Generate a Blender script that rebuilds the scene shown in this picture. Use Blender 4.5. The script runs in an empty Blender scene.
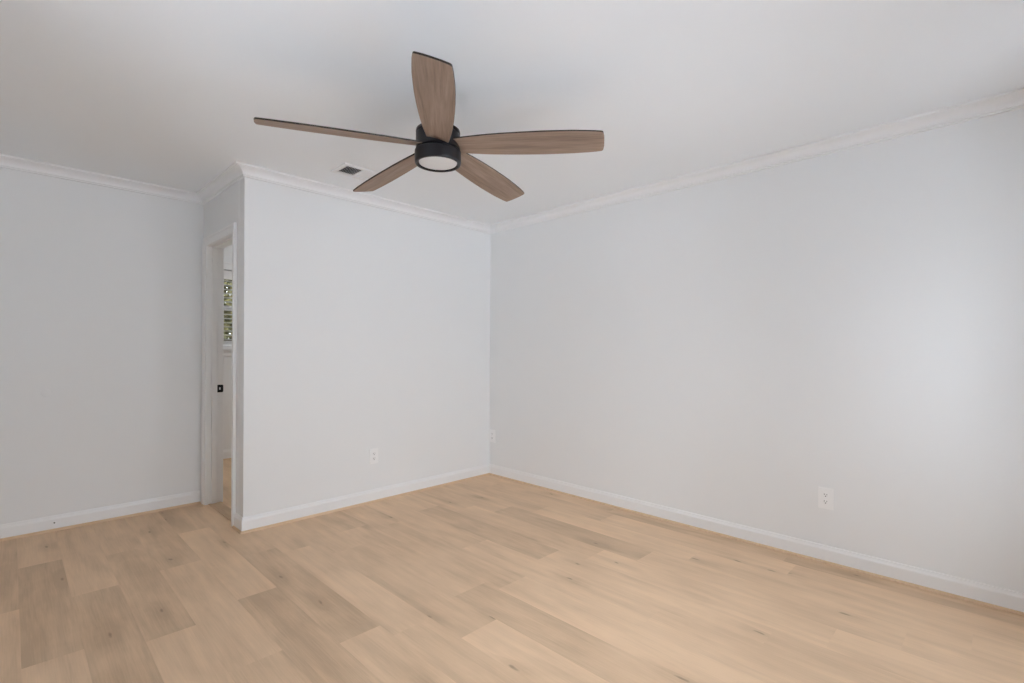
import bpy, bmesh, math, random
from mathutils import Matrix, Vector

sc = bpy.context.scene
C = sc.collection
PI = math.pi

# ------------------------------------------------------------------ camera
F_PX, CY, YAW, CAM_H, ROLL = 495.07, 349.87, 0.7926, 1.2282, 0.0044
cam_data = bpy.data.cameras.new('camera')
cam_data.sensor_fit = 'HORIZONTAL'
cam_data.sensor_width = 36.0
cam_data.lens = 36.0 * F_PX / 1024.0
cam_data.shift_y = (CY - 341.5) / 1024.0
cam_data.clip_start = 0.02
cam = bpy.data.objects.new('camera', cam_data)
cam.matrix_world = (Matrix.Translation((0, 0, CAM_H)) @ Matrix.Rotation(-YAW, 4, 'Z')
                    @ Matrix.Rotation(PI / 2, 4, 'X') @ Matrix.Rotation(ROLL, 4, 'Z'))
C.objects.link(cam)
sc.camera = cam

# ------------------------------------------------------------------ view + sky
sc.view_settings.view_transform = 'Standard'
sc.view_settings.look = 'None'
sc.view_settings.gamma = 1.0
sc.view_settings.use_curve_mapping = False
sc.view_settings.exposure = 0.74
sc.cycles.max_bounces = 14
sc.cycles.diffuse_bounces = 10
sc.cycles.caustics_reflective = False
sc.cycles.caustics_refractive = False

SKY_STRENGTH = 6.0
world = bpy.data.worlds.new('daylight')
sc.world = world
world.use_nodes = True
wn = world.node_tree
wn.nodes.clear()
w_out = wn.nodes.new('ShaderNodeOutputWorld')
w_bg = wn.nodes.new('ShaderNodeBackground')
w_ramp = wn.nodes.new('ShaderNodeValToRGB')
w_sep = wn.nodes.new('ShaderNodeSeparateXYZ')
w_tc = wn.nodes.new('ShaderNodeTexCoord')
w_map = wn.nodes.new('ShaderNodeMapRange')
w_map.inputs['From Min'].default_value = -1
w_map.inputs['From Max'].default_value = 1
wn.links.new(w_tc.outputs['Generated'], w_sep.inputs[0])
wn.links.new(w_sep.outputs['Z'], w_map.inputs['Value'])
wn.links.new(w_map.outputs[0], w_ramp.inputs[0])
wn.links.new(w_ramp.outputs[0], w_bg.inputs[0])
wn.links.new(w_bg.outputs[0], w_out.inputs[0])
cr = w_ramp.color_ramp
cr.elements[0].position = 0.0
cr.elements[0].color = (0.55, 0.57, 0.60, 1)
cr.elements[1].position = 0.50
cr.elements[1].color = (0.495, 0.527, 0.562, 1)
e = cr.elements.new(0.62); e.color = (0.688, 0.742, 0.80, 1)
e = cr.elements.new(1.0); e.color = (0.93, 1.0, 1.10, 1)
w_bg.inputs['Strength'].default_value = SKY_STRENGTH


def portal(name, loc, rot, sx, sy):
    l = bpy.data.lights.new(name, 'AREA')
    l.shape = 'RECTANGLE'
    l.size, l.size_y = sx, sy
    l.cycles.is_portal = True
    o = bpy.data.objects.new(name, l)
    o.location = loc
    o.rotation_euler = rot
    C.objects.link(o)


# room plan (camera stands at x=0, y=0)
XW, XE = -0.60, 3.335          # near-left wall, right wall
YS, YM, YN = -0.75, 3.594, 4.53   # rear wall, middle wall, left wall
XD, XD2 = 1.097, 1.205         # doorway wall faces
YF = 6.09                      # far wall of the next room
XF = 0.50                      # far room's own left wall
H = 2.44
DO0, DO1, DOH = 3.808, 4.428, 2.030   # door opening
SKEW = 0.0128                          # the doorway wall stands very slightly out of square
DOORM = Matrix.Translation((XD, YM, 0)) @ Matrix.Rotation(SKEW, 4, 'Z') @ Matrix.Translation((-XD, -YM, 0))
XDN = XD - (YN - YM) * math.tan(SKEW)  # where it meets the left wall
RW = ((0.45, 1.68), (2.22, 2.93))   # rear windows x0,x1
RZ = (0.30, 2.15)
NW_ADDED = (1.00, 2.20, 1.20, 2.13)  # near-side window, added unseen to lift the ceiling light: y0,y1,z0,z1
FW = (1.28, 2.14, 1.25, 2.10)  # far window
for a, b_ in RW:
    portal('window_daylight', ((a + b_) / 2, YS - 0.06, (RZ[0] + RZ[1]) / 2), (PI / 2, 0, 0), b_ - a, RZ[1] - RZ[0])
portal('added_near_window_daylight', (XW - 0.06, (NW_ADDED[0] + NW_ADDED[1]) / 2, (NW_ADDED[2] + NW_ADDED[3]) / 2), (PI / 2, 0, -PI / 2), NW_ADDED[1] - NW_ADDED[0], NW_ADDED[3] - NW_ADDED[2])
portal('far_window_daylight', ((FW[0] + FW[1]) / 2, YF + 0.10, (FW[2] + FW[3]) / 2), (-PI / 2, 0, 0), FW[1] - FW[0], FW[3] - FW[2])


# ------------------------------------------------------------------ materials
def nodes_of(name):
    m = bpy.data.materials.new(name)
    m.use_nodes = True
    nt = m.node_tree
    return m, nt, nt.nodes['Principled BSDF']


def paint(name, col, rough=0.6, bump=0.0, scale=90.0, spec=0.3, var=0.0, metal=0.0):
    m, nt, b = nodes_of(name)
    b.inputs['Roughness'].default_value = rough
    b.inputs['Specular IOR Level'].default_value = spec
    b.inputs['Metallic'].default_value = metal
    b.inputs['Base Color'].default_value = (*col, 1)
    tc = nt.nodes.new('ShaderNodeTexCoord')
    nz = nt.nodes.new('ShaderNodeTexNoise')
    nz.inputs['Scale'].default_value = scale
    nz.inputs['Detail'].default_value = 4
    nt.links.new(tc.outputs['Object'], nz.inputs['Vector'])
    if bump:
        bp = nt.nodes.new('ShaderNodeBump')
        bp.inputs['Strength'].default_value = bump
        bp.inputs['Distance'].default_value = 0.002
        nt.links.new(nz.outputs['Fac'], bp.inputs['Height'])
        nt.links.new(bp.outputs[0], b.inputs['Normal'])
    if var:
        n2 = nt.nodes.new('ShaderNodeTexNoise')
        n2.inputs['Scale'].default_value = 1.7
        n2.inputs['Detail'].default_value = 3
        nt.links.new(tc.outputs['Object'], n2.inputs['Vector'])
        rp = nt.nodes.new('ShaderNodeValToRGB')
        rp.color_ramp.elements[0].position = 0.3
        rp.color_ramp.elements[1].position = 0.7
        rp.color_ramp.elements[0].color = (*[c * (1 - var) for c in col], 1)
        rp.color_ramp.elements[1].color = (*[min(1, c * (1 + var)) for c in col], 1)
        nt.links.new(n2.outputs['Fac'], rp.inputs[0])
        nt.links.new(rp.outputs[0], b.inputs['Base Color'])
    return m


def mth(nt, op, a, b=None, clamp=False):
    n = nt.nodes.new('ShaderNodeMath')
    n.operation = op
    n.use_clamp = clamp
    for i, v in enumerate((a, b)):
        if v is None:
            continue
        if isinstance(v, (int, float)):
            n.inputs[i].default_value = v
        else:
            nt.links.new(v, n.inputs[i])
    return n.outputs[0]


def mapr(nt, v, a, b, c, d, smooth=False):
    n = nt.nodes.new('ShaderNodeMapRange')
    if smooth:
        n.interpolation_type = 'SMOOTHSTEP'
    nt.links.new(v, n.inputs['Value'])
    for k, x in zip(('From Min', 'From Max', 'To Min', 'To Max'), (a, b, c, d)):
        n.inputs[k].default_value = x
    return n.outputs[0]


def noise(nt, vec, detail=4, rough=0.55, dist=0.0, scale=1.0):
    n = nt.nodes.new('ShaderNodeTexNoise')
    n.inputs['Scale'].default_value = scale
    n.inputs['Detail'].default_value = detail
    n.inputs['Roughness'].default_value = rough
    n.inputs['Distortion'].default_value = dist
    nt.links.new(vec, n.inputs['Vector'])
    return n.outputs['Fac']


def vscale(nt, vec, s):
    n = nt.nodes.new('ShaderNodeVectorMath')
    n.operation = 'MULTIPLY'
    nt.links.new(vec, n.inputs[0])
    n.inputs[1].default_value = s
    return n.outputs[0]


def vadd(nt, a, b):
    n = nt.nodes.new('ShaderNodeVectorMath')
    n.operation = 'ADD'
    nt.links.new(a, n.inputs[0])
    nt.links.new(b, n.inputs[1])
    return n.outputs[0]


FLOOR_LIGHT, FLOOR_MID, FLOOR_DARK = (0.830, 0.600, 0.400), (0.705, 0.503, 0.332), (0.540, 0.378, 0.247)


def floor_material():
    m, nt, b = nodes_of('oak_plank')
    at = nt.nodes.new('ShaderNodeAttribute')
    at.attribute_name = 'plank'
    sep = nt.nodes.new('ShaderNodeSeparateColor')
    nt.links.new(at.outputs['Color'], sep.inputs[0])
    tone = sep.outputs[0]
    tc = nt.nodes.new('ShaderNodeTexCoord')
    offs = nt.nodes.new('ShaderNodeCombineXYZ')
    nt.links.new(mth(nt, 'MULTIPLY', sep.outputs[1], 37.0), offs.inputs[0])
    nt.links.new(mth(nt, 'MULTIPLY', sep.outputs[2], 53.0), offs.inputs[1])
    P = vadd(nt, tc.outputs['Object'], offs.outputs[0])
    # broad soft streaks along the plank
    streak = noise(nt, vscale(nt, P, (10, 1.1, 1)), 3, 0.5, 0.9)
    fine = noise(nt, vscale(nt, P, (160, 5, 1)), 4, 0.6, 0.2)
    patch = noise(nt, vscale(nt, P, (5, 2.0, 1)), 3, 0.55, 0.4)
    # cathedral figure: distorted rings drawn out along the plank
    wv = nt.nodes.new('ShaderNodeTexWave')
    wv.wave_type = 'BANDS'
    wv.bands_direction = 'X'
    wv.inputs['Scale'].default_value = 5.0
    wv.inputs['Distortion'].default_value = 9.0
    wv.inputs['Detail'].default_value = 3.0
    wv.inputs['Detail Scale'].default_value = 0.7
    nt.links.new(vscale(nt, P, (1.0, 0.22, 1)), wv.inputs['Vector'])
    # knots
    vo = nt.nodes.new('ShaderNodeTexVoronoi')
    vo.voronoi_dimensions = '2D'
    vo.inputs['Scale'].default_value = 1.0
    wob = nt.nodes.new('ShaderNodeTexNoise')
    wob.inputs['Scale'].default_value = 14.0
    nt.links.new(P, wob.inputs['Vector'])
    nt.links.new(vadd(nt, vscale(nt, P, (5.2, 1.7, 1)), vscale(nt, wob.outputs['Color'], (0.12, 0.12, 0))), vo.inputs['Vector'])
    sepk = nt.nodes.new('ShaderNodeSeparateColor')
    nt.links.new(vo.outputs['Color'], sepk.inputs[0])
    keep = mth(nt, 'GREATER_THAN', sepk.outputs[0], 0.70)
    core = mth(nt, 'MULTIPLY', mapr(nt, vo.outputs['Distance'], 0.008, 0.050, 1, 0, True), keep)
    halo = mth(nt, 'MULTIPLY', mapr(nt, vo.outputs['Distance'], 0.02, 0.36, 1, 0, True), keep)
    # value
    v = mapr(nt, tone, 0, 1, 0.02, 0.98)
    v = mth(nt, 'ADD', v, mapr(nt, streak, 0.3, 0.7, -0.19, 0.16))
    v = mth(nt, 'ADD', v, mapr(nt, patch, 0.3, 0.7, -0.22, 0.20))
    v = mth(nt, 'ADD', v, mapr(nt, fine, 0.3, 0.7, -0.13, 0.13))
    v = mth(nt, 'ADD', v, mapr(nt, wv.outputs['Fac'], 0, 1, -0.04, 0.04))
    v = mth(nt, 'SUBTRACT', v, mth(nt, 'MULTIPLY', halo, 0.36))
    rp = nt.nodes.new('ShaderNodeValToRGB')
    rp.color_ramp.elements[0].position = 0.0
    rp.color_ramp.elements[0].color = (*FLOOR_DARK, 1)
    rp.color_ramp.elements[1].position = 1.0
    rp.color_ramp.elements[1].color = (*FLOOR_LIGHT, 1)
    e_ = rp.color_ramp.elements.new(0.5)
    e_.color = (*FLOOR_MID, 1)
    nt.links.new(v, rp.inputs[0])
    mx = nt.nodes.new('ShaderNodeMix')
    mx.data_type = 'RGBA'
    nt.links.new(mth(nt, 'MULTIPLY', core, 0.55), mx.inputs['Factor'])
    nt.links.new(rp.outputs[0], mx.inputs['A'])
    mx.inputs['B'].default_value = (0.20, 0.135, 0.09, 1)
    nt.links.new(mx.outputs['Result'], b.inputs['Base Color'])
    b.inputs['Roughness'].default_value = 0.55
    b.inputs['Specular IOR Level'].default_value = 0.25
    bp = nt.nodes.new('ShaderNodeBump')
    bp.inputs['Strength'].default_value = 0.08
    bp.inputs['Distance'].default_value = 0.001
    nt.links.new(fine, bp.inputs['Height'])
    nt.links.new(bp.outputs[0], b.inputs['Normal'])
    return m


def wood(name, dark, light, axis='X', rough=0.55):
    m, nt, b = nodes_of(name)
    tc = nt.nodes.new('ShaderNodeTexCoord')
    s1 = (2.0, 26, 26) if axis == 'X' else (26, 2.0, 26)
    s2 = (7.0, 150, 150) if axis == 'X' else (150, 7.0, 150)
    oi = nt.nodes.new('ShaderNodeObjectInfo')
    off = nt.nodes.new('ShaderNodeCombineXYZ')
    nt.links.new(mth(nt, 'MULTIPLY', oi.outputs['Random'], 40.0), off.inputs[0])
    P = vadd(nt, tc.outputs['Object'], off.outputs[0])
    a = noise(nt, vscale(nt, P, s1), 4, 0.6, 0.7)
    c = noise(nt, vscale(nt, P, s2), 4, 0.6, 0.1)
    v = mth(nt, 'ADD', mapr(nt, a, 0.25, 0.75, 0.0, 0.75), mapr(nt, c, 0.3, 0.7, -0.10, 0.35))
    rp = nt.nodes.new('ShaderNodeValToRGB')
    rp.color_ramp.elements[0].color = (*dark, 1)
    rp.color_ramp.elements[1].color = (*light, 1)
    nt.links.new(v, rp.inputs[0])
    nt.links.new(rp.outputs[0], b.inputs['Base Color'])
    b.inputs['Roughness'].default_value = rough
    b.inputs['Specular IOR Level'].default_value = 0.25
    return m


M_WALL = paint('white_wall_paint', (0.834, 0.850, 0.862), 0.75, 0.10, 140, 0.2)
M_CEIL = paint('white_ceiling_paint', (0.864, 0.892, 0.918), 0.85, 0.10, 120, 0.1)
M_TRIM = paint('white_trim_enamel', (0.86, 0.87, 0.88), 0.38, 0.02, 60, 0.4)
M_FLOOR = floor_material()
M_SHOE = wood('oak_shoe_strip', (0.62, 0.44, 0.29), (0.78, 0.58, 0.40), 'X', 0.5)
M_THRESH = wood('oak_threshold', (0.44, 0.30, 0.19), (0.62, 0.44, 0.29), 'Y', 0.5)
M_BLADE = wood('weathered_oak_blade', (0.20, 0.142, 0.108), (0.41, 0.305, 0.240), 'X', 0.6)
M_EDGE = paint('dark_blade_edge', (0.022, 0.016, 0.014), 0.5, 0.0)
M_BLACK = paint('matte_black_metal', (0.0075, 0.007, 0.0095), 0.40, 0.02, 200, 0.35)
M_LENS = paint('frosted_white_lens', (0.78, 0.79, 0.80), 0.35, 0.0)
M_PLASTIC = paint('white_plastic', (0.89, 0.90, 0.91), 0.32, 0.0, spec=0.5)
M_SLOT = paint('dark_slot', (0.03, 0.03, 0.03), 0.6, 0.0)
M_SCREW = paint('steel_screw', (0.55, 0.55, 0.55), 0.35, 0.0, metal=0.8)
M_VENT = paint('white_register_enamel', (0.80, 0.81, 0.82), 0.4, 0.0)
M_DUCT = paint('dark_duct', (0.05, 0.05, 0.052), 0.8, 0.0)
M_BLIND = paint('white_blind_slat', (0.80, 0.80, 0.80), 0.45, 0.0)
M_GROUND = paint('lawn', (0.10, 0.13, 0.06), 0.9, 0.4, 30, 0.1, 0.25)
M_BOUNCE = paint('pale_bounce_ground', (0.82, 0.83, 0.85), 0.9, 0.3, 60, 0.1, 0.06)  # unseen ground made pale to bounce daylight up to the ceiling
M_BARK = paint('bark', (0.09, 0.065, 0.045), 0.9, 0.5, 40, 0.1, 0.2)


def leaf_material():
    m, nt, b = nodes_of('hedge_leaf')
    tc = nt.nodes.new('ShaderNodeTexCoord')
    n = noise(nt, tc.outputs['Object'], 3, 0.6, 0, 9.0)
    rp = nt.nodes.new('ShaderNodeValToRGB')
    rp.color_ramp.elements[0].position = 0.35
    rp.color_ramp.elements[0].color = (0.035, 0.042, 0.014, 1)
    rp.color_ramp.elements[1].position = 0.65
    rp.color_ramp.elements[1].color = (0.42, 0.38, 0.18, 1)
    nt.links.new(n, rp.inputs[0])
    nt.links.new(rp.outputs[0], b.inputs['Base Color'])
    b.inputs['Roughness'].default_value = 0.6
    return m


M_LEAF = leaf_material()


def glass_material():
    m = bpy.data.materials.new('window_glass')
    m.use_nodes = True
    nt = m.node_tree
    nt.nodes.clear()
    out = nt.nodes.new('ShaderNodeOutputMaterial')
    mix = nt.nodes.new('ShaderNodeMixShader')
    tr = nt.nodes.new('ShaderNodeBsdfTransparent')
    gl = nt.nodes.new('ShaderNodeBsdfGlossy')
    gl.inputs['Roughness'].default_value = 0.02
    fr = nt.nodes.new('ShaderNodeFresnel')
    fr.inputs['IOR'].default_value = 1.35
    nt.links.new(fr.outputs[0], mix.inputs[0])
    nt.links.new(tr.outputs[0], mix.inputs[1])
    nt.links.new(gl.outputs[0], mix.inputs[2])
    nt.links.new(mix.outputs[0], out.inputs[0])
    return m


M_GLASS = glass_material()
M_GLOW, _nt, _b = nodes_of('fill_light_glow')
_b.inputs['Emission Color'].default_value = (1.0, 1.0, 1.0, 1)
_b.inputs['Emission Strength'].default_value = 22.0  # glow of the fill light added in the next room


# ------------------------------------------------------------------ mesh helpers
def link(name, bm, mats, parent=None, loc=None, rot=None, smooth=None):
    me = bpy.data.meshes.new(name)
    bm.normal_update()
    bm.to_mesh(me)
    bm.free()
    for m in (mats if isinstance(mats, (list, tuple)) else [mats]):
        me.materials.append(m)
    if smooth is not None:
        me.polygons.foreach_set('use_smooth', [True] * len(me.polygons))
        me.set_sharp_from_angle(angle=math.radians(smooth))
    o = bpy.data.objects.new(name, me)
    C.objects.link(o)
    if parent:
        o.parent = parent
    if loc:
        o.location = loc
    if rot:
        o.rotation_euler = rot
    return o


def struct(name, bm, mats, parent=None, **k):
    o = link(name, bm, mats, parent, **k)
    if parent is None:
        o['kind'] = 'structure'
    return o


def thing(name, label, cat, loc=(0, 0, 0), rot=(0, 0, 0), group=None):
    o = bpy.data.objects.new(name, None)
    o.empty_display_size = 0.1
    C.objects.link(o)
    o.location = loc
    o.rotation_euler = rot
    o['label'] = label
    o['category'] = cat
    if group:
        o['group'] = group
    return o


def box(bm, x0, x1, y0, y1, z0, z1, mat=0, bevel=0.0):
    vs = [bm.verts.new(p) for p in ((x0, y0, z0), (x1, y0, z0), (x1, y1, z0), (x0, y1, z0),
                                    (x0, y0, z1), (x1, y0, z1), (x1, y1, z1), (x0, y1, z1))]
    fs = []
    for f in ((0, 3, 2, 1), (4, 5, 6, 7), (0, 1, 5, 4), (1, 2, 6, 5), (2, 3, 7, 6), (3, 0, 4, 7)):
        fc = bm.faces.new([vs[i] for i in f])
        fc.material_index = mat
        fs.append(fc)
    if bevel:
        es = list({e_ for f in fs for e_ in f.edges})
        bmesh.ops.bevel(bm, geom=es, offset=bevel, segments=2, affect='EDGES', profile=0.5)
    return bm


def B(*a, **k):
    return box(bmesh.new(), *a, **k)


def lathe(bm, prof, n=64, mat=0, cap=True):
    """prof: (r, z) from top to bottom; r=0 allowed at ends"""
    rings = []
    for r, z in prof:
        if r < 1e-6:
            rings.append([bm.verts.new((0, 0, z))])
        else:
            rings.append([bm.verts.new((r * math.cos(2 * PI * i / n), r * math.sin(2 * PI * i / n), z)) for i in range(n)])
    for a, b in zip(rings, rings[1:]):
        for i in range(n):
            j = (i + 1) % n
            if len(a) == 1 and len(b) == 1:
                continue
            if len(a) == 1:
                f = bm.faces.new((a[0], b[i], b[j]))
            elif len(b) == 1:
                f = bm.faces.new((a[i], b[0], a[j]))
            else:
                f = bm.faces.new((a[i], b[i], b[j], a[j]))
            f.material_index = mat
    bmesh.ops.recalc_face_normals(bm, faces=bm.faces[:])
    return bm


def sweep(bm, prof, p, q, mp=None, mq=None, mat=0):
    """profile (d from wall, z) swept from p to q (wall line, room on the left); mp/mq mitre vectors"""
    d = Vector((q[0] - p[0], q[1] - p[1])).normalized()
    n = Vector((-d.y, d.x))
    mp = mp if mp is not None else n
    mq = mq if mq is not None else n
    r0 = [bm.verts.new((p[0] + mp[0] * t, p[1] + mp[1] * t, z)) for t, z in prof]
    r1 = [bm.verts.new((q[0] + mq[0] * t, q[1] + mq[1] * t, z)) for t, z in prof]
    k = len(prof)
    for i in range(k):
        j = (i + 1) % k
        bm.faces.new((r0[i], r1[i], r1[j], r0[j])).material_index = mat
    bm.faces.new(r0[::-1]).material_index = mat
    bm.faces.new(r1).material_index = mat
    bmesh.ops.recalc_face_normals(bm, faces=bm.faces[:])
    return bm


# ------------------------------------------------------------------ setting: floor
SEAMS = [-0.72, -0.53, -0.34, -0.155, 0.035, 0.217, 0.402, 0.585, 0.785, 0.97, 1.16, 1.355, 1.56, 1.765, 1.97, 2.174,
         2.372, 2.575, 2.78, 2.98, 3.18, 3.38]
PLANK = 1.22
ENDS = [0.5, 1.0, 0.3, 3.277, 3.879, 3.254, 2.54, 3.30, 2.65, 3.18, 1.85, 2.85, 1.93, 3.05, 2.36, 1.923, 2.95, 2.727,
        1.3, 2.05, 0.9]
# planks with a set tone, near right ones raised for the brighter light: (row, any y inside) -> tone
TONES = {(4, 3.2): 0.16, (4, 4.2): 0.52, (4, 2.2): 0.78, (3, 3.9): 0.30, (3, 2.5): 0.62, (5, 3.6): 0.55, (5, 2.6): 0.30,
         (6, 3.1): 0.40, (6, 4.2): 0.55, (6, 2.0): 0.62, (7, 2.8): 0.68, (7, 4.0): 0.45, (7, 1.5): 0.6,
         (8, 3.2): 0.70, (8, 2.1): 0.28, (8, 4.2): 0.35, (9, 2.6): 0.30, (9, 1.5): 0.6, (9, 3.6): 0.5,
         (10, 2.4): 0.62, (10, 1.3): 0.55, (11, 2.3): 0.5, (11, 3.2): 0.55, (12, 1.4): 0.45, (12, 2.6): 0.62, (13, 2.4): 0.5,
         (14, 3.0): 0.62, (14, 1.8): 0.72, (15, 2.4): 0.33, (15, 1.3): 0.80, (16, 2.4): 0.62, (16, 1.2): 0.82,
         (17, 2.2): 0.30, (17, 0.9): 0.72, (17, 3.2): 0.5, (18, 1.8): 0.78, (19, 1.5): 0.70, (20, 1.4): 0.30, (20, 0.4): 0.35}
rnd = random.Random(11)
bm = bmesh.new()
lay = bm.loops.layers.float_color.new('plank')
Y0F, Y1F = YS - 0.12, YF + 0.12
for r, (a, b_) in enumerate(zip(SEAMS, SEAMS[1:])):
    s = ENDS[r]
    while s > Y0F:
        s -= PLANK
    while s < Y1F:
        u, v = max(s, Y0F), min(s + PLANK, Y1F)
        tone = rnd.uniform(0.35, 0.68) if r < 11 or s > 1.2 else rnd.uniform(0.6, 0.9)  # near right planks paler: window light put into their tone
        for (rr, yy), t in TONES.items():
            if rr == r and s <= yy < s + PLANK:
                tone = t
        c = (tone, rnd.random(), rnd.random(), 1)
        g = 0.00015
        top = [bm.verts.new(p) for p in ((a + g, u + g, 0), (b_ - g, u + g, 0), (b_ - g, v - g, 0), (a + g, v - g, 0))]
        low = [bm.verts.new((p.co.x + dx, p.co.y + dy, -0.0008)) for p, (dx, dy) in zip(top, ((-g, -g), (g, -g), (g, g), (-g, g)))]
        fs = [bm.faces.new(top)]
        for i in range(4):
            j = (i + 1) % 4
            fs.append(bm.faces.new((top[j], top[i], low[i], low[j])))
        for f in fs:
            for l in f.loops:
                l[lay] = c
        s += PLANK
nb = len(bm.faces)
box(bm, SEAMS[0], SEAMS[-1], Y0F, Y1F, -0.12, -0.0008)
struct('floor', bm, M_FLOOR)

# ------------------------------------------------------------------ setting: ceiling and walls
VX0, VX1, VY0, VY1 = 1.548, 1.805, 3.058, 3.212       # duct hole above the ceiling register
bm = bmesh.new()
cx0, cx1, cy0, cy1 = XW - 0.12, XE + 0.12, YS - 0.12, YF + 0.12
box(bm, cx0, VX0, cy0, cy1, H, H + 0.12)
box(bm, VX1, cx1, cy0, cy1, H, H + 0.12)
box(bm, VX0, VX1, cy0, VY0, H, H + 0.12)
box(bm, VX0, VX1, VY1, cy1, H, H + 0.12)
ceil_o = struct('ceiling', bm, M_CEIL)

struct('wall_right', B(XE, XE + 0.12, YS - 0.12, YF + 0.12, 0, H), M_WALL)
struct('wall_middle', B(XD, XE, YM, YM + 0.11, 0, H), M_WALL)
bm = bmesh.new()
box(bm, XD, XD2, YM + 0.11, DO0 - 0.02, 0, H)
box(bm, XD, XD2, DO1 + 0.02, YN + 0.05, 0, H)
box(bm, XD, XD2, DO0 - 0.02, DO1 + 0.02, DOH + 0.02, H)
struct('wall_doorway', bm, M_WALL).matrix_world = DOORM
wall_left = struct('wall_left', B(XW, XD2, YN, YN + 0.11, 0, H), M_WALL)
bm = bmesh.new()
box(bm, XW - 0.12, XW, YS - 0.12, NW_ADDED[0], 0, H)
box(bm, XW - 0.12, XW, NW_ADDED[1], YN + 0.11, 0, H)
box(bm, XW - 0.12, XW, NW_ADDED[0], NW_ADDED[1], 0, NW_ADDED[2])
box(bm, XW - 0.12, XW, NW_ADDED[0], NW_ADDED[1], NW_ADDED[3], H)
struct('wall_near', bm, M_WALL)
bm = bmesh.new()
xs = [XW] + [v for w_ in RW for v in w_] + [XE]
for a, b_ in zip(xs[0::2], xs[1::2]):
    box(bm, a, b_, YS - 0.12, YS, 0, H)
for a, b_ in RW:
    box(bm, a, b_, YS - 0.12, YS, 0, RZ[0])
    box(bm, a, b_, YS - 0.12, YS, RZ[1], H)
struct('wall_rear', bm, M_WALL)
bm = bmesh.new()
box(bm, XF - 0.12, FW[0], YF, YF + 0.12, 0, H)
box(bm, FW[1], XE, YF, YF + 0.12, 0, H)
box(bm, FW[0], FW[1], YF, YF + 0.12, 0, FW[2])
box(bm, FW[0], FW[1], YF, YF + 0.12, FW[3], H)
struct('wall_far', bm, M_WALL)
struct('wall_far_left', B(XF - 0.12, XF, YN + 0.11, YF, 0, H), M_WALL)

# small round spackle patch on the left wall
bm = bmesh.new()
lathe(bm, [(0.0, 0.0022), (0.016, 0.002), (0.024, 0.001), (0.029, -0.001), (0.0, -0.001)], 28)
link('spackle_patch', bm, M_WALL, wall_left, (0.170, YN, 0.927), (PI / 2, 0, 0), 40)

# ------------------------------------------------------------------ trim: crown, baseboard, shoe strip
P = [(XW, YS), (XE, YS), (XE, YM), (XD, YM), (XDN, YN), (XW, YN)]


def seg_n(i):
    a, b_ = P[i % 6], P[(i + 1) % 6]
    d = Vector((b_[0] - a[0], b_[1] - a[1])).normalized()
    return Vector((-d.y, d.x))


def mitre(i):
    n1, n2 = seg_n(i - 1), seg_n(i)
    return (n1 + n2) / (1 + n1.dot(n2))


crown = [(0, H), (0.076, H), (0.076, H - 0.011), (0.066, H - 0.012)]
for k in range(9):
    t = k / 8 * PI / 2
    crown.append((0.019 + 0.045 * (1 - math.sin(t)), H - 0.014 - 0.034 * (1 - math.cos(t))))
crown += [(0.019, H - 0.050), (0.019, H - 0.055), (0.012, H - 0.057), (0.012, H - 0.064), (0.0, H - 0.067)]
crown.reverse()
for i in range(6):
    bm = sweep(bmesh.new(), crown, P[i], P[(i + 1) % 6], mitre(i), mitre(i + 1))
    struct('trim_%d' % (i + 1), bm, M_TRIM)

base = [(0, 0), (0.0125, 0), (0.0125, 0.074), (0.0115, 0.080), (0.0085, 0.086), (0.0065, 0.093), (0.0055, 0.099), (0, 0.100)]
shoe = [(0.0125, 0.0)] + [(0.0125 + 0.0115 * math.cos(a * PI / 12), 0.0150 * math.sin(a * PI / 12)) for a in range(0, 7)]
shoe = shoe[1:] + [(0.0125, 0.0)]
DC0 = 3.745   # near outer edge of the door casing
runs = [('rear', P[0], P[1], mitre(0), mitre(1)), ('right', P[1], P[2], mitre(1), mitre(2)),
        ('middle', P[2], P[3], mitre(2), mitre(3)), ('doorway', P[3], tuple((DOORM @ Vector((XD, DC0, 0)))[:2]), mitre(3), None),
        ('left', (XDN - 0.020, YN), P[5], None, mitre(5)), ('near', P[5], P[0], mitre(5), mitre(0))]
for i, (nm, a, b_, m0, m1) in enumerate(runs):
    struct('baseboard_' + nm, sweep(bmesh.new(), base, a, b_, m0, m1), M_TRIM)
    struct('trim_%d' % (7 + i), sweep(bmesh.new(), shoe, a, b_, m0, m1), M_SHOE)
# far room: baseboard under the window and a shoe strip
struct('baseboard_far', sweep(bmesh.new(), [(d, z * 1.12) for d, z in base], (XE, YF), (XF, YF)), M_TRIM)
struct('trim_13', sweep(bmesh.new(), shoe, (XE, YF), (XF, YF)), M_SHOE)

# ------------------------------------------------------------------ doorway: jambs, stops, casing, threshold, strike
bm = bmesh.new()
JT = 0.02
box(bm, XD, XD2 + 0.002, DO1, DO1 + JT, 0, DOH + JT)
box(bm, XD, XD2 + 0.002, DO0 - JT, DO0, 0, DOH + JT)
box(bm, XD, XD2 + 0.002, DO0, DO1, DOH, DOH + JT)
door = struct('door_1', bm, M_TRIM)
door.matrix_world = DOORM
bm = bmesh.new()
box(bm, 1.128, 1.166, DO1 - 0.011, DO1, 0, DOH, bevel=0.002)
box(bm, 1.128, 1.166, DO0, DO0 + 0.011, 0, DOH, bevel=0.002)
box(bm, 1.128, 1.166, DO0 + 0.011, DO1 - 0.011, DOH - 0.011, DOH, bevel=0.002)
link('door_stop', bm, M_TRIM, door)


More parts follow.
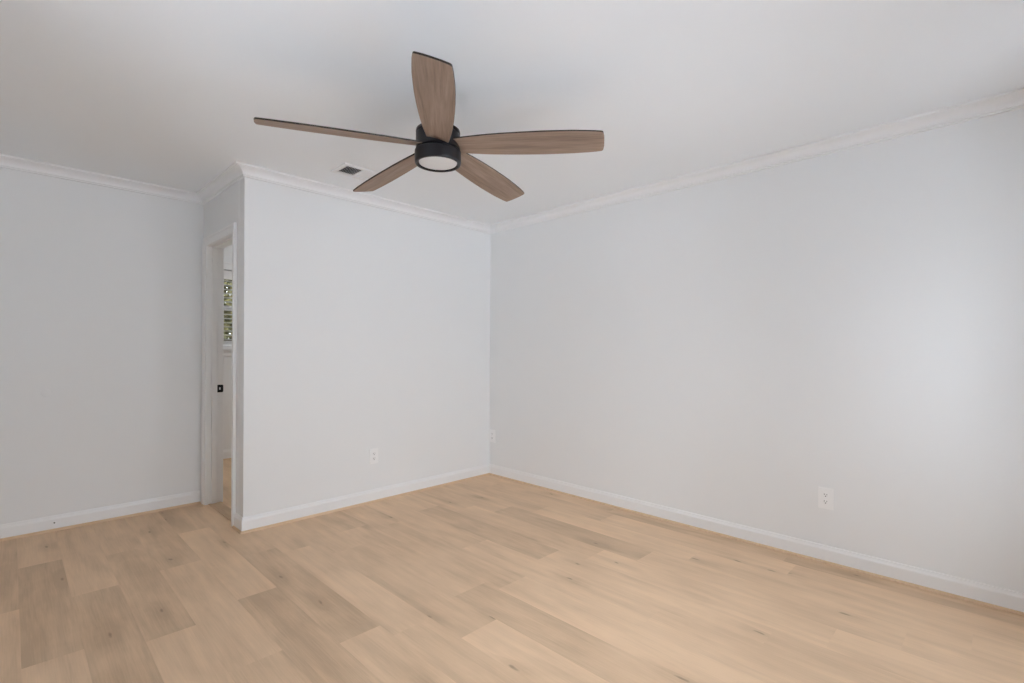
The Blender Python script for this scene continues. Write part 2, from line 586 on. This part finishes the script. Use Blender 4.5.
def casing_u(bm, x_wall, sgn, y0, y1, ztop, w, prof):
    """profiled casing round an opening, prof: (across 0..1 from inner edge, thickness)"""
    path = [((y0, 0.0), (-1, 0)), ((y0, ztop), (-1, 1)), ((y1, ztop), (1, 1)), ((y1, 0.0), (1, 0))]
    rings = []
    for (y, z), (oy, oz) in path:
        rings.append([bm.verts.new((x_wall - sgn * th, y + oy * w * u, z + oz * w * u)) for u, th in prof])
    k = len(prof)
    for a, b_ in zip(rings, rings[1:]):
        for i in range(k):
            j = (i + 1) % k
            bm.faces.new((a[i], b_[i], b_[j], a[j]))
    bm.faces.new(rings[0])
    bm.faces.new(rings[-1][::-1])
    bmesh.ops.recalc_face_normals(bm, faces=bm.faces[:])
    return bm


CP = [(0, 0), (0, 0.009), (0.06, 0.011), (0.20, 0.012), (0.55, 0.015), (0.68, 0.016), (0.74, 0.0195), (0.86, 0.021), (0.97, 0.020), (1, 0.017), (1, 0)]
link('door_casing', casing_u(bmesh.new(), XD, 1, DO0 - 0.004, DO1 + 0.004, DOH + 0.004, 0.061, CP), M_TRIM, door)
link('door_casing', casing_u(bmesh.new(), XD2, -1, DO0 - 0.004, DO1 + 0.004, DOH + 0.004, 0.061, CP), M_TRIM, door)
bm = bmesh.new()
box(bm, 1.110, 1.200, DO0, DO1, 0.0, 0.006, bevel=0.002)
link('threshold', bm, M_THRESH, door)
# latch strike plate, black, set in the jamb behind the stop with a curled lip
bm = bmesh.new()
z0, z1 = 0.880, 0.940
box(bm, 1.170, 1.204, DO1 - 0.002, DO1 - 0.0001, z0, z0 + 0.021)
box(bm, 1.170, 1.204, DO1 - 0.002, DO1 - 0.0001, z1 - 0.021, z1)
box(bm, 1.170, 1.182, DO1 - 0.002, DO1 - 0.0001, z0 + 0.021, z1 - 0.021)
box(bm, 1.193, 1.204, DO1 - 0.002, DO1 - 0.0001, z0 + 0.021, z1 - 0.021)
rr = []
for k in range(6):
    a = k / 5 * PI / 2
    x, y = 1.204 + 0.011 * math.sin(a), DO1 - 0.002 + 0.011 * (1 - math.cos(a))
    h_ = 0.030 - 0.008 * k / 5
    rr.append([bm.verts.new((x, y, 0.910 - h_)), bm.verts.new((x, y, 0.910 + h_)),
               bm.verts.new((x - 0.0015, y + 0.0015, 0.910 + h_)), bm.verts.new((x - 0.0015, y + 0.0015, 0.910 - h_))])
for a, b_ in zip(rr, rr[1:]):
    for i in range(4):
        bm.faces.new((a[i], b_[i], b_[(i + 1) % 4], a[(i + 1) % 4]))
bm.faces.new(rr[0]); bm.faces.new(rr[-1][::-1])
bmesh.ops.recalc_face_normals(bm, faces=bm.faces[:])
st = link('strike_plate', bm, M_BLACK, door)
st['label'] = 'small black metal latch strike plate on the white door jamb'

# ------------------------------------------------------------------ windows
def frame_rect(bm, x0, x1, z0, z1, y0, y1, t):
    box(bm, x0, x0 + t, y0, y1, z0, z1)
    box(bm, x1 - t, x1, y0, y1, z0, z1)
    box(bm, x0 + t, x1 - t, y0, y1, z0, z0 + t)
    box(bm, x0 + t, x1 - t, y0, y1, z1 - t, z1)
    return bm


def double_hung(n, x0, x1, z0, z1, yi, yo):
    """yi room-side wall face, yo outer face"""
    s = 1 if yo > yi else -1
    ya, yb = sorted((yi + s * 0.045, yo))
    root = struct('window_%d' % n, frame_rect(bmesh.new(), x0, x1, z0, z1, ya, yb, 0.025), M_TRIM)
    zm = (z0 + z1) / 2
    for lo, hi, yy in ((z0 + 0.025, zm + 0.02, 0.055), (zm - 0.02, z1 - 0.025, 0.085)):
        a, b_ = sorted((yi + s * yy, yi + s * (yy + 0.028)))
        sash = link('sash', frame_rect(bmesh.new(), x0 + 0.025, x1 - 0.025, lo, hi, a, b_, 0.042), M_TRIM, root)
        link('pane', B(x0 + 0.06, x1 - 0.06, (a + b_) / 2 - 0.002, (a + b_) / 2 + 0.002, lo + 0.035, hi - 0.035), M_GLASS, sash)
    # casing, stool and apron on the room side
    a, b_ = sorted((yi, yi - s * 0.018))
    bm = bmesh.new()
    box(bm, x0 - 0.065, x0, a, b_, z0, z1 + 0.065, bevel=0.003)
    box(bm, x1, x1 + 0.065, a, b_, z0, z1 + 0.065, bevel=0.003)
    box(bm, x0, x1, a, b_, z1, z1 + 0.065, bevel=0.003)
    a2, b2 = sorted((yi, yi - s * 0.026))
    box(bm, x0 - 0.075, x1 + 0.075, a2, b2, z1 + 0.065, z1 + 0.080, bevel=0.003)
    link('window_casing', bm, M_TRIM, root)
    a2, b2 = sorted((yi + s * 0.045, yi - s * 0.045))
    link('window_stool', B(x0 - 0.09, x1 + 0.09, *sorted((yi, yi - s * 0.045)), z0 - 0.035, z0, bevel=0.004), M_TRIM, root)
    link('window_apron', B(x0 - 0.065, x1 + 0.065, a, b_, z0 - 0.105, z0 - 0.035, bevel=0.004), M_TRIM, root)
    return root


double_hung(1, FW[0], FW[1], FW[2], FW[3], YF, YF + 0.12)
for i, (a, b_) in enumerate(RW):
    double_hung(2 + i, a, b_, RZ[0], RZ[1], YS, YS - 0.12)

for i in range(2):  # added window pair in the unseen near wall, extra daylight for the ceiling
    wy = (NW_ADDED[1] - NW_ADDED[0]) / 2
    w = double_hung(4 + i, NW_ADDED[0] + i * wy, NW_ADDED[0] + (i + 1) * wy, NW_ADDED[2], NW_ADDED[3], 0.0, 0.12)
    w.matrix_world = Matrix.Translation((XW, 0, 0)) @ Matrix.Rotation(PI / 2, 4, 'Z')

# horizontal blind hanging inside the far window
bl = thing('window_blind', 'white open slat blind hanging in the window seen through the doorway', 'blind', ((FW[0] + FW[1]) / 2, YF + 0.022, FW[3]))
hw = (FW[1] - FW[0]) / 2 - 0.006
link('valance', B(-hw, hw, -0.022, 0.020, -0.105, -0.012, bevel=0.004), M_BLIND, bl)
bm = bmesh.new()
zz = -0.125
while zz > -(FW[3] - FW[2]) + 0.05:
    n0 = len(bm.verts)
    box(bm, -hw + 0.004, hw - 0.004, -0.024, 0.024, zz - 0.0015, zz + 0.0015)
    bm.verts.ensure_lookup_table()
    bmesh.ops.rotate(bm, verts=bm.verts[n0:], cent=(0, 0, zz), matrix=Matrix.Rotation(math.radians(-9), 3, 'X'))
    zz -= 0.046
link('slats', bm, M_BLIND, bl)
zb = -(FW[3] - FW[2]) + 0.004
link('bottom_rail', B(-hw + 0.002, hw - 0.002, -0.020, 0.020, zb, zb + 0.022, bevel=0.003), M_BLIND, bl)
for x in (-0.30, 0.05, 0.30):
    link('ladder_cord', B(x - 0.0012, x + 0.0012, -0.0012, 0.0012, zb + 0.02, -0.10), M_BLIND, bl)

# ------------------------------------------------------------------ outside: lawn and hedge
bm = B(-12, 14, -14, YS - 0.13, -0.5, -0.12)
box(bm, -12, XW - 0.13, YS - 0.13, 16, -0.5, -0.12)
struct('ground', bm, M_BOUNCE)  # added as an out-of-view reflector below the rear and near windows
bm = B(XW - 0.13, 10, YF + 0.13, 16, -0.5, -0.30)
struct('ground', bm, M_GROUND)


def hedge(name, label, cx, cy, w, d, h, n, seed):
    t = thing(name, label, 'shrub', (cx, cy, -0.30))
    r = random.Random(seed)
    bm = bmesh.new()
    for k in range(7):
        x = (k - 3) * w / 7.5
        segs = [(x, 0, 0, 0.035)]
        for q in range(1, 5):
            segs.append((x + r.uniform(-.12, .12), r.uniform(-.1, .1), h * 0.2 * q, 0.035 - 0.006 * q))
        rings = [[bm.verts.new((sx + rr_ * math.cos(a), sy + rr_ * math.sin(a), sz)) for a in (0, 1.26, 2.51, 3.77, 5.03)] for sx, sy, sz, rr_ in segs]
        for a, b_ in zip(rings, rings[1:]):
            for i in range(5):
                bm.faces.new((a[i], a[(i + 1) % 5], b_[(i + 1) % 5], b_[i]))
    link('stem', bm, M_BARK, t)
    bm = bmesh.new()
    for _ in range(n):
        x = r.uniform(-w / 2, w / 2)
        z = h * (0.04 + 0.96 * r.random())
        y = r.gauss(0, d / 4)
        L, W_ = r.uniform(0.06, 0.12), r.uniform(0.022, 0.04)
        M = (Matrix.Translation((x, y, z)) @ Matrix.Rotation(r.uniform(0, 6.28), 4, 'Z') @ Matrix.Rotation(r.uniform(-1.2, 1.2), 4, 'Y') @ Matrix.Rotation(r.uniform(-.8, .8), 4, 'X'))
        vs = [bm.verts.new(M @ Vector(p)) for p in ((0, 0, 0), (L * .5, W_, .008), (L, 0, 0), (L * .5, -W_, .008))]
        bm.faces.new((vs[0], vs[1], vs[2]))
        bm.faces.new((vs[0], vs[2], vs[3]))
    link('foliage', bm, M_LEAF, t)
    return t


hedge('hedge_shrub', 'leafy green and straw coloured shrub outside the blinded window beyond the doorway', 1.9, 8.3, 3.4, 1.1, 3.2, 42000, 4)

# eave added out of view to cut the sky light on the hedge
bm = bmesh.new()
box(bm, -6, 10, YF + 0.12, YF + 1.3, 2.50, 2.56)
box(bm, -6, 10, YF + 1.3, YF + 1.34, 2.42, 2.66)
struct('added_shade_eave', bm, M_TRIM)

# round light added out of view on the next room's ceiling to brighten it
fl = thing('added_fill_light', 'unseen round fill light added on the ceiling of the room beyond the doorway', 'fill light', (2.45, 5.25, H))
link('fill_light_base', lathe(bmesh.new(), [(0, 0), (0.15, 0), (0.152, -0.015), (0.14, -0.022), (0, -0.022)], 48), M_BLACK, fl, smooth=40)
link('fill_light_shade', lathe(bmesh.new(), [(0, -0.022), (0.135, -0.022), (0.138, -0.04), (0.12, -0.07), (0.07, -0.09), (0, -0.095)], 48), M_GLOW, fl, smooth=50)

# ------------------------------------------------------------------ ceiling fan
FX, FY = 1.4022, 1.8732
R_TIP, Z_TIP = 0.765, 2.145
fan = thing('ceiling_fan', 'black ceiling fan with five weathered wood blades and round white light', 'ceiling fan', (FX, FY, H))


def up(z):
    return z - H


cv = link('canopy', lathe(bmesh.new(), [(0, 0), (0.062, 0), (0.064, -0.006), (0.062, -0.030), (0.050, -0.052), (0.024, -0.060), (0.0, -0.060)], 48), M_BLACK, fan, smooth=40)
link('downrod', lathe(bmesh.new(), [(0, -0.055), (0.0125, -0.055), (0.0125, up(2.262)), (0, up(2.262))], 24), M_BLACK, fan, smooth=40)
link('motor_cap', lathe(bmesh.new(), [(0, up(2.270)), (0.028, up(2.268)), (0.034, up(2.258)), (0.092, up(2.254)), (0.101, up(2.249)), (0.1025, up(2.243)), (0.1025, up(2.236)), (0.099, up(2.2345)), (0, up(2.2345))], 72), M_BLACK, fan, smooth=35)
link('motor_housing', lathe(bmesh.new(), [(0, up(2.2345)), (0.097, up(2.2345)), (0.100, up(2.232)), (0.1025, up(2.230)), (0.1025, up(2.162)), (0.099, up(2.159)), (0.092, up(2.159)), (0.092, up(2.1535)), (0, up(2.1535))], 72), M_BLACK, fan, smooth=35)
lk = link('light_housing', lathe(bmesh.new(), [(0, up(2.1535)), (0.098, up(2.1535)), (0.104, up(2.152)), (0.1075, up(2.149)), (0.1075, up(2.103)), (0.1065, up(2.097)), (0.103, up(2.093)), (0.096, up(2.0925)), (0.092, up(2.095)), (0.091, up(2.104)), (0, up(2.104))], 72), M_BLACK, fan, smooth=35)
ln = link('light_lens', lathe(bmesh.new(), [(0, up(2.103)), (0.0880, up(2.103)), (0.0875, up(2.0985)), (0.080, up(2.0965)), (0.05, up(2.0945)), (0.02, up(2.094)), (0, up(2.094))], 72), M_LENS, lk, smooth=40)
ln['label'] = 'round frosted white light lens'

# blade outline: half-widths along the blade, local x outwards, y across, thickness z
LEN_R0 = 0.070
prof = [(0.070, 0.047), (0.10, 0.0525), (0.15, 0.0590), (0.20, 0.0645), (0.26, 0.0695), (0.33, 0.0735), (0.41, 0.0765), (0.49, 0.0780), (0.56, 0.0775), (0.63, 0.0755), (0.69, 0.0715), (0.728, 0.0680)]
droop = 0.045


def blade_mesh():
    bm = bmesh.new()
    def side(sg):
        pts = [(r, sg * w) for r, w in prof]
        wt, rc = 0.0650, 0.012
        cxx, cyy = R_TIP - 0.004 - rc, sg * (wt - rc)
        for k in range(5):
            a = k / 4 * PI / 2
            pts.append((cxx + rc * math.sin(a), cyy + sg * rc * math.cos(a)))
        pts.append((R_TIP - 0.0005, sg * 0.028))
        return pts
    out = side(1) + [(R_TIP, 0.0)] + side(-1)[::-1]
    th = 0.0042
    lo = [bm.verts.new((x, y, -th)) for x, y in out]
    hi = [bm.verts.new((x, y, th)) for x, y in out]
    f = bm.faces.new(lo); f.material_index = 0
    f = bm.faces.new(hi[::-1]); f.material_index = 1
    n = len(out)
    for i in range(n):
        j = (i + 1) % n
        bm.faces.new((lo[i], hi[i], hi[j], lo[j])).material_index = 1
    bmesh.ops.recalc_face_normals(bm, faces=bm.faces[:])
    bmesh.ops.bevel(bm, geom=[e_ for e_ in bm.edges if abs(e_.verts[0].co.z - e_.verts[1].co.z) < 1e-6 and e_.verts[0].co.z < 0], offset=0.0015, segments=1, affect='EDGES')
    return bm


first = None
for k in range(5):
    ang = 4.0440 + k * 2 * PI / 5
    if first is None:
        o = first = link('blade', blade_mesh(), [M_BLADE, M_EDGE], fan)
    else:
        o = first.copy()
        C.objects.link(o)
        o.parent = fan
    o.matrix_local = (Matrix.Translation((0, 0, up(Z_TIP) + R_TIP * math.tan(droop))) @ Matrix.Rotation(ang, 4, 'Z')
                      @ Matrix.Rotation(droop, 4, 'Y') @ Matrix.Rotation(-0.2458, 4, 'X'))
    o['label'] = 'grey brown weathered wood fan blade with dark edge'

# ------------------------------------------------------------------ ceiling register
vt = thing('ceiling_vent', 'white louvred air vent in the ceiling behind a fan blade', 'vent', (1.6765, 3.135, H))
fx, fy = 0.152, 0.106
bm = bmesh.new()
ix, iy = 0.1235, 0.074
for (a0, a1, b0, b1) in ((-fx, fx, -fy, -iy), (-fx, fx, iy, fy), (-fx, -ix, -iy, iy), (ix, fx, -iy, iy), (-0.009, 0.009, -iy, iy)):
    box(bm, a0, a1, b0, b1, -0.0090, 0.0)
bmesh.ops.bevel(bm, geom=[e_ for e_ in bm.edges if all(v.co.z < -0.008 for v in e_.verts) and (all(abs(abs(v.co.x) - fx) < 1e-4 for v in e_.verts) or all(abs(abs(v.co.y) - fy) < 1e-4 for v in e_.verts))], offset=0.0025, segments=2, affect='EDGES')
link('vent_frame', bm, M_VENT, vt)
for x0, x1, tilt in ((-ix, -0.009, -40), (0.009, ix, 6)):
    bm = bmesh.new()
    nsl = 9
    for k in range(nsl):
        x = x0 + (k + 0.5) * (x1 - x0) / nsl
        n0 = len(bm.verts)
        box(bm, x - 0.0085, x + 0.0085, -iy, iy, -0.0005, 0.0005)
        bm.verts.ensure_lookup_table()
        bmesh.ops.rotate(bm, verts=bm.verts[n0:], cent=(x, 0, 0), matrix=Matrix.Rotation(math.radians(tilt), 3, 'Y'))
    link('louvres', bm, M_VENT, vt, (0, 0, 0.002))
bm = bmesh.new()
dx, dy = 0.126, 0.0755
box(bm, -dx, dx, -dy, -dy + 0.001, 0.002, 0.11)
box(bm, -dx, dx, dy - 0.001, dy, 0.002, 0.11)
box(bm, -dx, -dx + 0.001, -dy, dy, 0.002, 0.11)
box(bm, dx - 0.001, dx, -dy, dy, 0.002, 0.11)
box(bm, -dx, dx, -dy, dy, 0.11, 0.111)
link('duct_box', bm, M_DUCT, vt)

# ------------------------------------------------------------------ duplex outlets (built facing local -y)
def outlet(label, loc, rotz):
    t = thing('wall_outlet', label, 'outlet', loc, (0, 0, rotz), 'duplex outlets on the walls')
    bm = bmesh.new()
    box(bm, -0.0385, 0.0385, -0.0062, 0.0, -0.061, 0.061)
    bmesh.ops.bevel(bm, geom=[e_ for e_ in bm.edges if all(v.co.y < -0.006 for v in e_.verts)], offset=0.003, segments=2, affect='EDGES')
    link('cover_plate', bm, M_PLASTIC, t)
    for s in (-1, 1):
        zc = s * 0.0195
        bm = bmesh.new()
        pts = []
        for k in range(32):
            a = 2 * PI * k / 32
            pts.append((0.0170 * math.cos(a), max(-0.0138, min(0.0138, 0.0170 * math.sin(a)))))
        lo = [bm.verts.new((x, -0.0060, z)) for x, z in pts]
        hi = [bm.verts.new((x, -0.0085, z)) for x, z in pts]
        bm.faces.new(hi)
        bm.faces.new(lo[::-1])
        for i in range(32):
            j = (i + 1) % 32
            bm.faces.new((lo[i], lo[j], hi[j], hi[i]))
        bmesh.ops.recalc_face_normals(bm, faces=bm.faces[:])
        rc = link('receptacle', bm, M_PLASTIC, t, (0, 0, zc))
        bm = bmesh.new()
        box(bm, -0.0078, -0.0052, -0.0089, -0.0083, 0.0005, 0.0085)
        box(bm, 0.0052, 0.0078, -0.0089, -0.0083, 0.0015, 0.0080)
        lathe_pts = [(0.0030 * math.cos(2 * PI * k / 14), 0.0030 * math.sin(2 * PI * k / 14) - 0.0062) for k in range(14)]
        a_ = [bm.verts.new((x, -0.0089, z)) for x, z in lathe_pts]
        b_ = [bm.verts.new((x, -0.0083, z)) for x, z in lathe_pts]
        bm.faces.new(a_)
        bm.faces.new(b_[::-1])
        for i in range(14):
            bm.faces.new((a_[i], b_[i], b_[(i + 1) % 14], a_[(i + 1) % 14]))
        bmesh.ops.recalc_face_normals(bm, faces=bm.faces[:])
        sl = link('slots', bm, M_SLOT, rc)
    link('screw', lathe(bmesh.new(), [(0, 0.0012), (0.002, 0.001), (0.0032, 0.0), (0, 0.0)], 16), M_PLASTIC, t, (0, -0.0062, 0), (PI / 2, 0, 0))
    return t


outlet('white duplex outlet low on the right wall above the baseboard, nearest the camera', (XE, 0.7185, 0.373), -PI / 2)
outlet('white duplex outlet low on the middle wall below the ceiling vent', (2.063, YM, 0.367), 0)
outlet('white duplex outlet on the right wall right beside the far inside corner', (XE, 3.548, 0.381), -PI / 2)

# tiny dark nail head in the left baseboard
t = link('nail_head', lathe(bmesh.new(), [(0, 0.0022), (0.0025, 0.002), (0.0045, 0.0008), (0.0045, 0.0), (0, 0.0)], 16), M_SLOT, None, (0.214, YN - 0.0125, 0.054), (PI / 2, 0, 0), 40)
t['label'] = 'tiny dark nail head in the white baseboard of the left wall'
t['category'] = 'nail'
